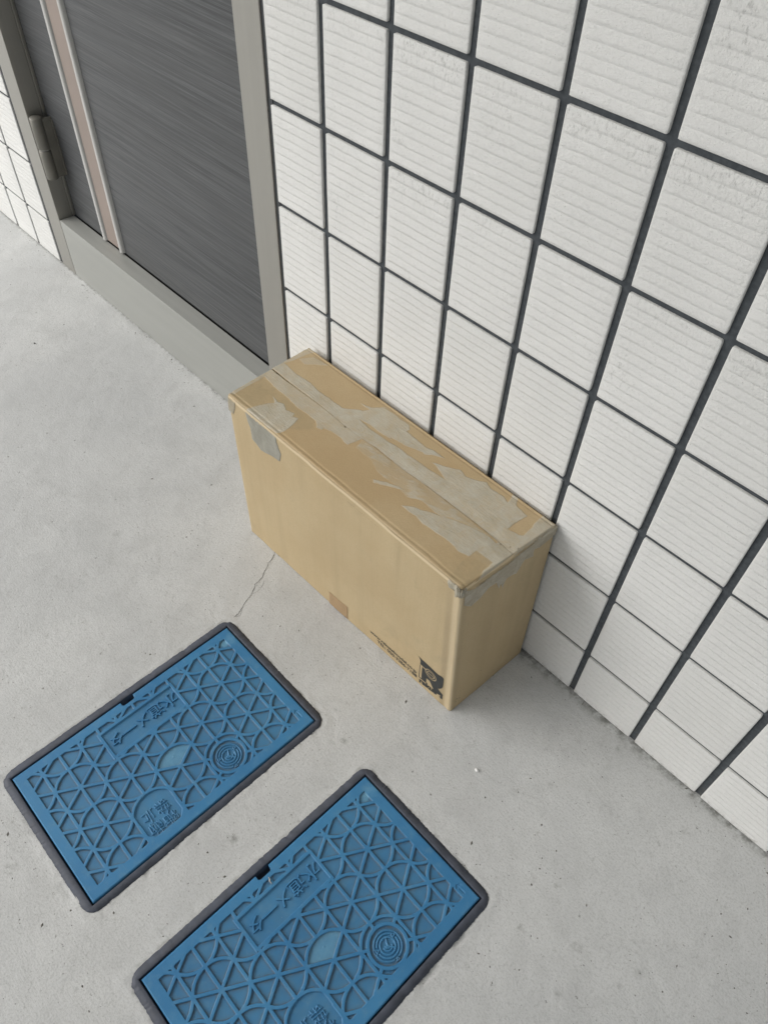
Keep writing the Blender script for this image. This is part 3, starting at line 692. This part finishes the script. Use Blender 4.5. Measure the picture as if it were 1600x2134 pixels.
GL = [tz(*p) for p in [(120, 520), (400, 350), (480, 400), (640, 540), (760, 650), (900, 740), (900, 830), (700, 830), (330, 660)]]
hole = [seam[3], seam[5]]
def wsd(Xa, Ya, poly, j=.014, fq=9):
    a = Xa + j * fbm(Xa * fq, Ya * fq * 1.4, 61, 5); b_ = Ya + j * fbm(Xa * fq + 40, Ya * fq, 67, 5)
    return poly_sd(a, b_, poly)
sx_ = np.array([p[0] for p in seam]); sy_ = np.array([p[1] for p in seam])
def seam_y(x): return np.interp(x, sx_, sy_)
for which in (0, 1):
    nx, ny = 520, 92
    u = np.linspace(0, 1, nx)[:, None] + np.zeros((1, ny)); v = np.linspace(0, 1, ny)[None, :] + np.zeros((nx, 1))
    fl, frr, br, bl = (np.array(TP[q]) for q in order)
    fl = fl + (.004, .012); frr = frr + (-.004, .012); br = br + (-.004, -.012); bl = bl + (.004, -.012)
    FX = fl[0] + (frr[0] - fl[0]) * u; FY = fl[1] + (frr[1] - fl[1]) * u
    BX = bl[0] + (br[0] - bl[0]) * u; BY = bl[1] + (br[1] - bl[1]) * u
    sv_ = (seam_y((FX + BX) / 2) - FY) / (BY - FY)
    gap = (.0085 * smooth(.30, .02, u) * (1 + .5 * fbm(u * 60, 0 * u, 5, 3)) + .0012) / 1.5
    gap = np.where(np.abs((FX + BX) / 2 - tz(1180, 805)[0]) < .02, gap + .011 * (1 if which == 0 else .2), gap)
    q = v * (sv_ - gap) if which == 0 else (sv_ + gap) + (1 - sv_ - gap) * v
    XX = FX + (BX - FX) * q; YY = FY + (BY - FY) * q
    dF = (q * 1.5); dE = np.minimum(u, 1 - u) * 4.3
    ZZ = H + .022 + .006 * fbm(XX * 1.2, YY * 2, 91 + which, 3)
    near = np.abs(q - sv_)
    ZZ += -.014 * smooth(.10, .0, near) * smooth(.25, .7, u) + .010 * smooth(.09, 0, near) * smooth(.35, .0, u) * (1 if which else -.3)
    if which == 0:
        ZZ -= .009 * np.exp(-((dF - .065 - .006 * vnoise(u * 14, 0 * u, 3)) / .016) ** 2)
        ZZ -= .026 * smooth(.020, 0.0, dF) 
        ZZ -= .015 * smooth(.985, 1.0, u) * smooth(.25, .0, q)
    else:
        dB = (1 - q) * 1.5; ZZ -= .010 * np.exp(-((dB - .05) / .014) ** 2) + .026 * smooth(.020, 0, dB)
    ZZ -= .024 * smooth(.018, 0, dE)
    ZZ += .0035 * fbm(XX * 9, YY * 13, 95, 3) * smooth(.75, 1, u) + .003 * fbm(XX * 8, YY * 10, 96, 3) * smooth(.2, 0, u)
    e = .006
    m_ = lambda P, j=.014, fq=9: smooth(e, -e, wsd(XX, YY, P, j, fq))
    tape = np.zeros_like(XX)
    for P, a in ((T1, 1), (T2, .82), (T3, 1), (T4, 1), (T4b, .9), (T5, .9), (T7, .7), (T8, .6)): tape = np.maximum(tape, m_(P) * a)
    mot = m_(T6, .04, 5) * (.38 + .6 * smooth(-.1, .45, fbm(XX * 6 + YY * 6, YY * 22 - XX * 8, 71, 5))); tape = np.maximum(tape, mot * .8)
    tape *= 1 - m_(OL, .012) * .95; tape *= 1 - m_(T5b) * .9
    glaze = np.maximum(smooth(.03, -.03, wsd(XX, YY, GL)), m_(T5b))
    if which == 0: glaze = np.maximum(glaze, smooth(.85, .98, u) * .6)
    tape += .25 * np.exp(-((dF if which == 0 else 9 + 0 * dF) / .012) ** 2)
    cmk = tb(130, 380); stain = .7 * np.exp(-(((XX - cmk[0]) / .018) ** 2 + ((YY - cmk[1]) / .010) ** 2)) * (fbm(XX * 30, YY * 30, 3) > -.2)
    for pz in ((1050, 1260), (1130, 1285), (1195, 1300)):
        c_ = tb(*pz); stain = np.maximum(stain, .6 * smooth(.012, .006, np.maximum(np.abs(XX - c_[0] + .3 * (YY - c_[1])), np.abs(YY - c_[1]) * .7)))
    stain = np.maximum(stain, .30 * smooth(.010, .0, near) * smooth(.35, .5, u))
    Vt = np.stack([XX, YY, ZZ], -1).reshape(-1, 3); Vb = Vt.copy(); Vb[:, 2] -= .026
    Ft = grid_faces(nx, ny); n_ = len(Vt)
    loop = [i * ny for i in range(nx)] + [(nx - 1) * ny + j for j in range(1, ny)] + [i * ny + ny - 1 for i in range(nx - 2, -1, -1)] + [j for j in range(ny - 2, 0, -1)]
    lp = np.array(loop); L = len(lp); sk = Vt[lp].copy(); sk[:, 2] -= .030
    G = np.stack([lp, n_ + np.arange(L), n_ + (np.arange(L) + 1) % L, np.roll(lp, -1)], 1)
    ex = lambda a: np.concatenate([a.ravel(), a.ravel()[lp] * 0])
    st2 = np.concatenate([stain.ravel(), stain.ravel()[lp] * 0 + .25])
    mesh_obj('top_flap', np.vstack([Vt, sk]) * S, np.vstack([Ft, G]), M['ktop'], carton, True, dict(tape=ex(np.clip(tape, 0, 1)), glaze=ex(glaze), stain=st2))

# things printed or stuck on the sides follow the panel's own surface
def inv_side(k, x, z):
    t = z / H; a = corner(k, t); b_ = corner((k + 1) % 4, t)
    s = (x - a[0]) / (b_[0] - a[0]) if k in (0, 2) else (x - a[1]) / (b_[1] - a[1]); return s, t
def front_uv(u, v):
    z = 1.0; y = -1.5
    for _ in range(6):
        p = onplane(u, v, 1, y); s, t = inv_side(0, p[0], p[2]); q = side_pt(0, min(max(s, 0), 1), min(max(t, 0), 1)); y = q[1]
    return s, t
def end_uv(u, v):
    x = 5.04
    for _ in range(6):
        p = onplane(u, v, 0, x); s, t = inv_side(1, p[1], p[2]); x = side_pt(1, min(max(s, 0), 1), min(max(t, 0), 1))[0]
    return s, t
def decal(name, k, poly_st, off, mat, step=.02, jitter=0.0, seed=0, thick=.006, wr=0.0):
    """thin sheet cut to an outline in (s,t) of side k, with a real edge"""
    Lk = {0: 4.3, 1: 1.5}[k]; P = np.array(poly_st) * (Lk, H)
    lo = P.min(0) - .03; hi = P.max(0) + .03; nx = int((hi[0] - lo[0]) / step) + 2; ny = int((hi[1] - lo[1]) / step) + 2
    A, B = np.meshgrid(np.linspace(lo[0], hi[0], nx), np.linspace(lo[1], hi[1], ny), indexing='ij')
    sdv = poly_sd(A + jitter * fbm(A * 14, B * 14, seed, 4), B + jitter * fbm(A * 14 + 9, B * 14, seed + 3, 4), P)
    F = grid_faces(nx, ny); keep = (sdv.ravel()[F] < 0).all(1); F = F[keep]; used = np.unique(F); rm = -np.ones(nx * ny, int); rm[used] = np.arange(len(used))
    a = A.ravel()[used]; b_ = B.ravel()[used]; dd = -sdv.ravel()[used]
    V = np.array([side_pt(k, min(max(x / Lk, 0), 1), min(max(z / H, 0), 1), off + thick * min(1, d / .02) + wr * n) for x, z, d, n in zip(a, b_, dd, fbm(a * 12, b_ * 12, seed + 8, 3))])
    V[:, 2] += .005
    return mesh_obj(name, V * S, rm[F], mat, carton, True)
decal('grey_patch', 0, [front_uv(440 + x * .2375, 700 + y * .2375) for x, y in [(300, 668), (575, 895), (580, 940), (600, 1000), (618, 1040), (605, 1108), (540, 1060), (480, 1030), (440, 1005), (400, 950), (360, 905), (345, 810), (325, 760)]], .002, M['gtape'], .009, .008, 3)
decal('brown_tape', 0, [front_uv(440 + x * .475, 700 + y * .475) for x, y in [(517, 1120), (600, 1190), (601, 1244), (518, 1176)]], .002, M['btape'], .01, 0, 4)
decal('packing_tape', 1, [end_uv(780 + x * .25, 820 + y * .25) for x, y in [(745, 1640), (830, 1630), (1000, 1500), (1200, 1345), (1370, 1205), (1535, 1080), (1510, 1170), (1440, 1230), (1370, 1290), (1330, 1300), (1320, 1360), (1250, 1390), (1180, 1500), (1100, 1540), (1070, 1600), (1075, 1660), (1050, 1590), (1030, 1640), (1015, 1580), (960, 1610), (900, 1680), (850, 1730), (800, 1780), (740, 1770)]], .003, M['tape'], .009, .01, 6, .006, .006)
decal('packing_tape', 0, [front_uv(740 + x * .25, 1180 + y * .25) for x, y in [(770, 112), (850, 120), (875, 150), (880, 258), (830, 262), (822, 200), (780, 180)]], .003, M['tape'], .008, .008, 9, .006, .01)
decal('packing_tape', 0, [front_uv(440 + x * .2375, 700 + y * .2375) for x, y in [(148, 540), (215, 590), (215, 640), (200, 690), (170, 660), (150, 650)]], .003, M['tape'], .008, .006, 12)
# the folded corner of tape that stands up at the near corner
cr = side_pt(0, .990, .985); kk = MB(); nU, nV = 22, 16; vv = []
c0 = np.array([corner(1, 1)[0], corner(1, 1)[1], H])
for i in range(nU):
    for j in range(nV):
        a = -1.9 + 2.1 * i / (nU - 1); zz = .045 - .17 * j / (nV - 1)
        rr = .055 + .016 * math.sin(i * 1.3) * (1 - j / nV) + .008 * float(vnoise(i * .6, j * .5, 5))
        vv.append((c0[0] - .035 + rr * math.cos(a), c0[1] + .035 + rr * math.sin(a), c0[2] + zz - .02 * max(0, math.sin(i * .9)) * (j < 3)))
kk.add(np.array(vv) * S, [(i * nV + j, (i + 1) * nV + j, (i + 1) * nV + j + 1, i * nV + j + 1) for i in range(nU - 1) for j in range(nV - 1)])
kk.build('tape_corner', M['tape'], carton, True)
decal('packing_tape', 0, [front_uv(740 + x * .25, 1180 + y * .25) for x, y in [(872, 150), (905, 190), (938, 232), (925, 330), (890, 340), (884, 250)]], .004, M['tape'], .008, .006, 15, .006, .012)
# printing
def print_text(name, body, u0, v0, u1, v1, squash=1.0, parent=None, **kw):
    """text whose baseline runs between two points of the front panel"""
    s0, t0 = front_uv(u0, v0); s1, t1 = front_uv(u1, v1)
    x0, x1 = s0 * 4.3, s1 * 4.3; v, f = text_mesh(body, 1.0, **kw); wd = v[:, 0].max() - v[:, 0].min(); k = (x1 - x0) / wd
    P = np.stack([x0 + (v[:, 0] - v[:, 0].min()) * k, t0 * H + (t1 - t0) * H * (v[:, 0] / wd) + v[:, 1] * k * squash], 1)
    V = np.array([side_pt(0, a / 4.3, b_ / H, .0030) for a, b_ in P]); V[:, 2] += .005
    return mesh_obj(name, V * S, f, M['ink'], parent or carton)
print_text('web_address', 'www.rakuselmodel.co.jp', 771.5, 1317.5, 868, 1404, 1.08, offset=.018)
print_text('phone_number', 'TEL: 050-3386-7188', 786.5, 1338.5, 868, 1412.5, 1.08, offset=.018)
# emblem with its band of lettering
lg = lambda x, y: front_uv(860 + x * .0625, 1350 + y * .0625)
def flat(name, outlines, off, mat):
    off += .0008
    mb = MB()
    from mathutils.geometry import tessellate_polygon
    for pl in outlines:
        pts = [Vector((s * 4.3, t * H, 0)) for s, t in pl]
        tri = tessellate_polygon([pts]); V = [np.array(side_pt(0, p.x / 4.3, p.y / H, off)) + (0, 0, .005) for p in pts]
        mb.add([q * S for q in V], [list(t) for t in tri])
    return mb.build(name, mat, carton)
def circ(cx, cy, rx, n=40, sk=0):   # circle on the panel given by centre and radius in tile units
    s, t = lg(cx, cy); return [((s * 4.3 + rx * math.cos(2 * math.pi * k / n)) / 4.3, (t * H + rx * math.sin(2 * math.pi * k / n)) / H) for k in range(n)]
emblem = [lg(*p) for p in [(185, 265), (300, 385), (430, 500), (620, 680), (840, 890), (960, 960), (1010, 1010), (1030, 1050), (1022, 1130), (1000, 1290), (985, 1330), (950, 1360), (880, 1370), (835, 1355), (900, 1450), (1010, 1595), (930, 1575), (830, 1545), (760, 1500), (700, 1420), (640, 1280), (565, 1110), (520, 1070), (455, 1015), (450, 1090), (430, 1165), (310, 1065), (200, 970), (215, 800), (240, 560), (255, 520), (262, 430), (235, 350)]]
flat('emblem', [emblem], .0030, M['ink'])
bar = [lg(*p) for p in [(262, 575), (318, 625), (285, 1010), (228, 960)]]
line = [lg(*p) for p in [(240, 530), (430, 705), (425, 728), (240, 555)]]
def ring_q(cx, cy, r0, r1, n=40):
    a = circ(cx, cy, r0, n); b_ = circ(cx, cy, r1, n); return [[a[k], a[(k + 1) % n], b_[(k + 1) % n], b_[k]] for k in range(n)]
s_, t_ = lg(600, 905)
dash = [((s_ * 4.3 + a) / 4.3, (t_ * H + c) / H) for a, c in ((-.055, -.006), (.055, -.006), (.055, .006), (-.055, .006))]
flat('emblem_lines', [bar, line, dash] + ring_q(600, 905, .100, .088) + ring_q(600, 905, .068, .058), .0036, M['kraft'])
print_text('emblem_word', 'rakusel', 873.2, 1420.5, 921, 1457.0, 1.1, offset=.055)
# small scuffs low on the end panel
for x, y, r_ in ((845, 1105, .012), (865, 1098, .010), (835, 1128, .008), (1045, 868, .007)):
    s, t = end_uv(740 + x * .25, 1180 + y * .25); pts = [np.array(side_pt(1, s + r_ * (1 + .4 * random.random()) * math.cos(a) / 1.5, t + r_ * (.6 + .5 * random.random()) * math.sin(a) / H, .003)) + (0, 0, .005) for a in np.linspace(0, 5.5, 9)]
    MB().add([q * S for q in pts], [list(range(9))]).build('scuff', M['ink'], carton)

# ------------------------------------------------------------------ small loose things
def blob(name, cx, cy, r, mat, label, cat, seed, group=None, flat_=.6, zoff=0):
    import bmesh
    bm = bmesh.new(); bmesh.ops.create_icosphere(bm, subdivisions=3, radius=1)
    for v in bm.verts:
        k = 1 + .28 * float(vnoise(v.co.x * 2 + seed, v.co.y * 2 + v.co.z, seed)); v.co = Vector((v.co.x * r * k, v.co.y * r * k * .8, v.co.z * r * flat_ * k))
    me = bpy.data.meshes.new(name); bm.to_mesh(me); bm.free(); me.materials.append(mat)
    for p in me.polygons: p.use_smooth = True
    o = bpy.data.objects.new(name, me); C.objects.link(o); o.location = (cx * S, cy * S, r * flat_ * .8 + zoff); return tag(o, label, cat, group)
blob('pebble', 5.884, -1.816, .0032, M['white'], 'tiny white pebble on the bare concrete right of the second blue lid', 'pebble', 2)
p = onplane(73, 716, 2, 0); blob('grit', p[0], p[1], .0024, M['crack'], 'small dark crumb lying on the pale concrete in front of the door', 'grit', 5)
# dry fibre lying by the notch of the nearer lid
pts = [onplane(500 + x * .1375, 1740 + y * .1375, 2, 0) for x, y in ((440, 655), (455, 680), (450, 705), (470, 730), (485, 745))]
mb = MB(); vs = []
for k, q in enumerate(pts):
    wv = .010 - .001 * k
    for a in range(6): vs.append((q[0] + wv * math.cos(a * math.pi / 3), q[1] + wv * .6 * math.sin(a * math.pi / 3), .022 + wv * .6 * math.sin(a * math.pi / 3 + 1)))
mb.add(np.array(vs) * S, [(k * 6 + a, k * 6 + (a + 1) % 6, (k + 1) * 6 + (a + 1) % 6, (k + 1) * 6 + a) for k in range(len(pts) - 1) for a in range(6)] + [list(range(6)), list(range(24, 30))])
tag(mb.build('dry_fibre', M['dryleaf'], None, True), 'pale dry fibre lying at the lifting notch of the nearer blue lid', 'fibre')

# fine dark grit scattered over the concrete, thicker along the wall and to the right
gr = MB(); r2 = np.random.default_rng(23); cnt = 0; vs, fs = [], []
O = np.array([(1, 0, 0), (0, 1, 0), (-1, 0, 0), (0, -1, 0), (0, 0, 1)], float); OF = [(0, 1, 4), (1, 2, 4), (2, 3, 4), (3, 0, 4)]
while cnt < 900:
    if r2.random() < .22: x = r2.uniform(-1.3, 1.2); y = -abs(r2.normal(.002, .010)) - .001
    else: x = r2.uniform(-1.3, 1.2); y = r2.uniform(-1.0, -.01)
    dn = .35 + .9 * smooth(-.6, .8, x) if y < -.03 else 1.0
    if r2.random() > dn * float(smooth(-.25, .35, fbm(np.array(x * 6), np.array(y * 6), 88, 3))): continue
    xs, ys = x / S, y / S
    if any(a - RIM - .01 < xs < a + LIDW + RIM + .01 and b_ - LIDL - RIM - .01 < ys < b_ + RIM + .01 for a, b_ in COVERS): continue
    if .6 < xs < 5.25 and ys > -1.6: continue
    rad = min(.0019, .00035 + r2.exponential(.00033)); an = r2.uniform(0, 6.28); el = r2.uniform(1, 2.4)
    z = .0011 * float(fbm(np.array(x * 7), np.array(y * 7), 3)) + .0004 * float(fbm(np.array(x * 45), np.array(y * 45), 5, 3)) - .0004
    P = O * (rad * el, rad, rad * .6); c_, s_2 = math.cos(an), math.sin(an)
    P = np.stack([P[:, 0] * c_ - P[:, 1] * s_2 + x, P[:, 0] * s_2 + P[:, 1] * c_ + y, P[:, 2] + z], 1)
    b0 = len(vs); vs += [tuple(q) for q in P]; fs += [tuple(i + b0 for i in f) for f in OF]; cnt += 1
gr.v = vs; gr.f = fs
tag(gr.build('fine_grit', m_simple('dark_grit', (.13, .125, .11), .9, 0, .4, 300), None), 'fine dark grit scattered over the pale concrete', 'grit', None, 'stuff')
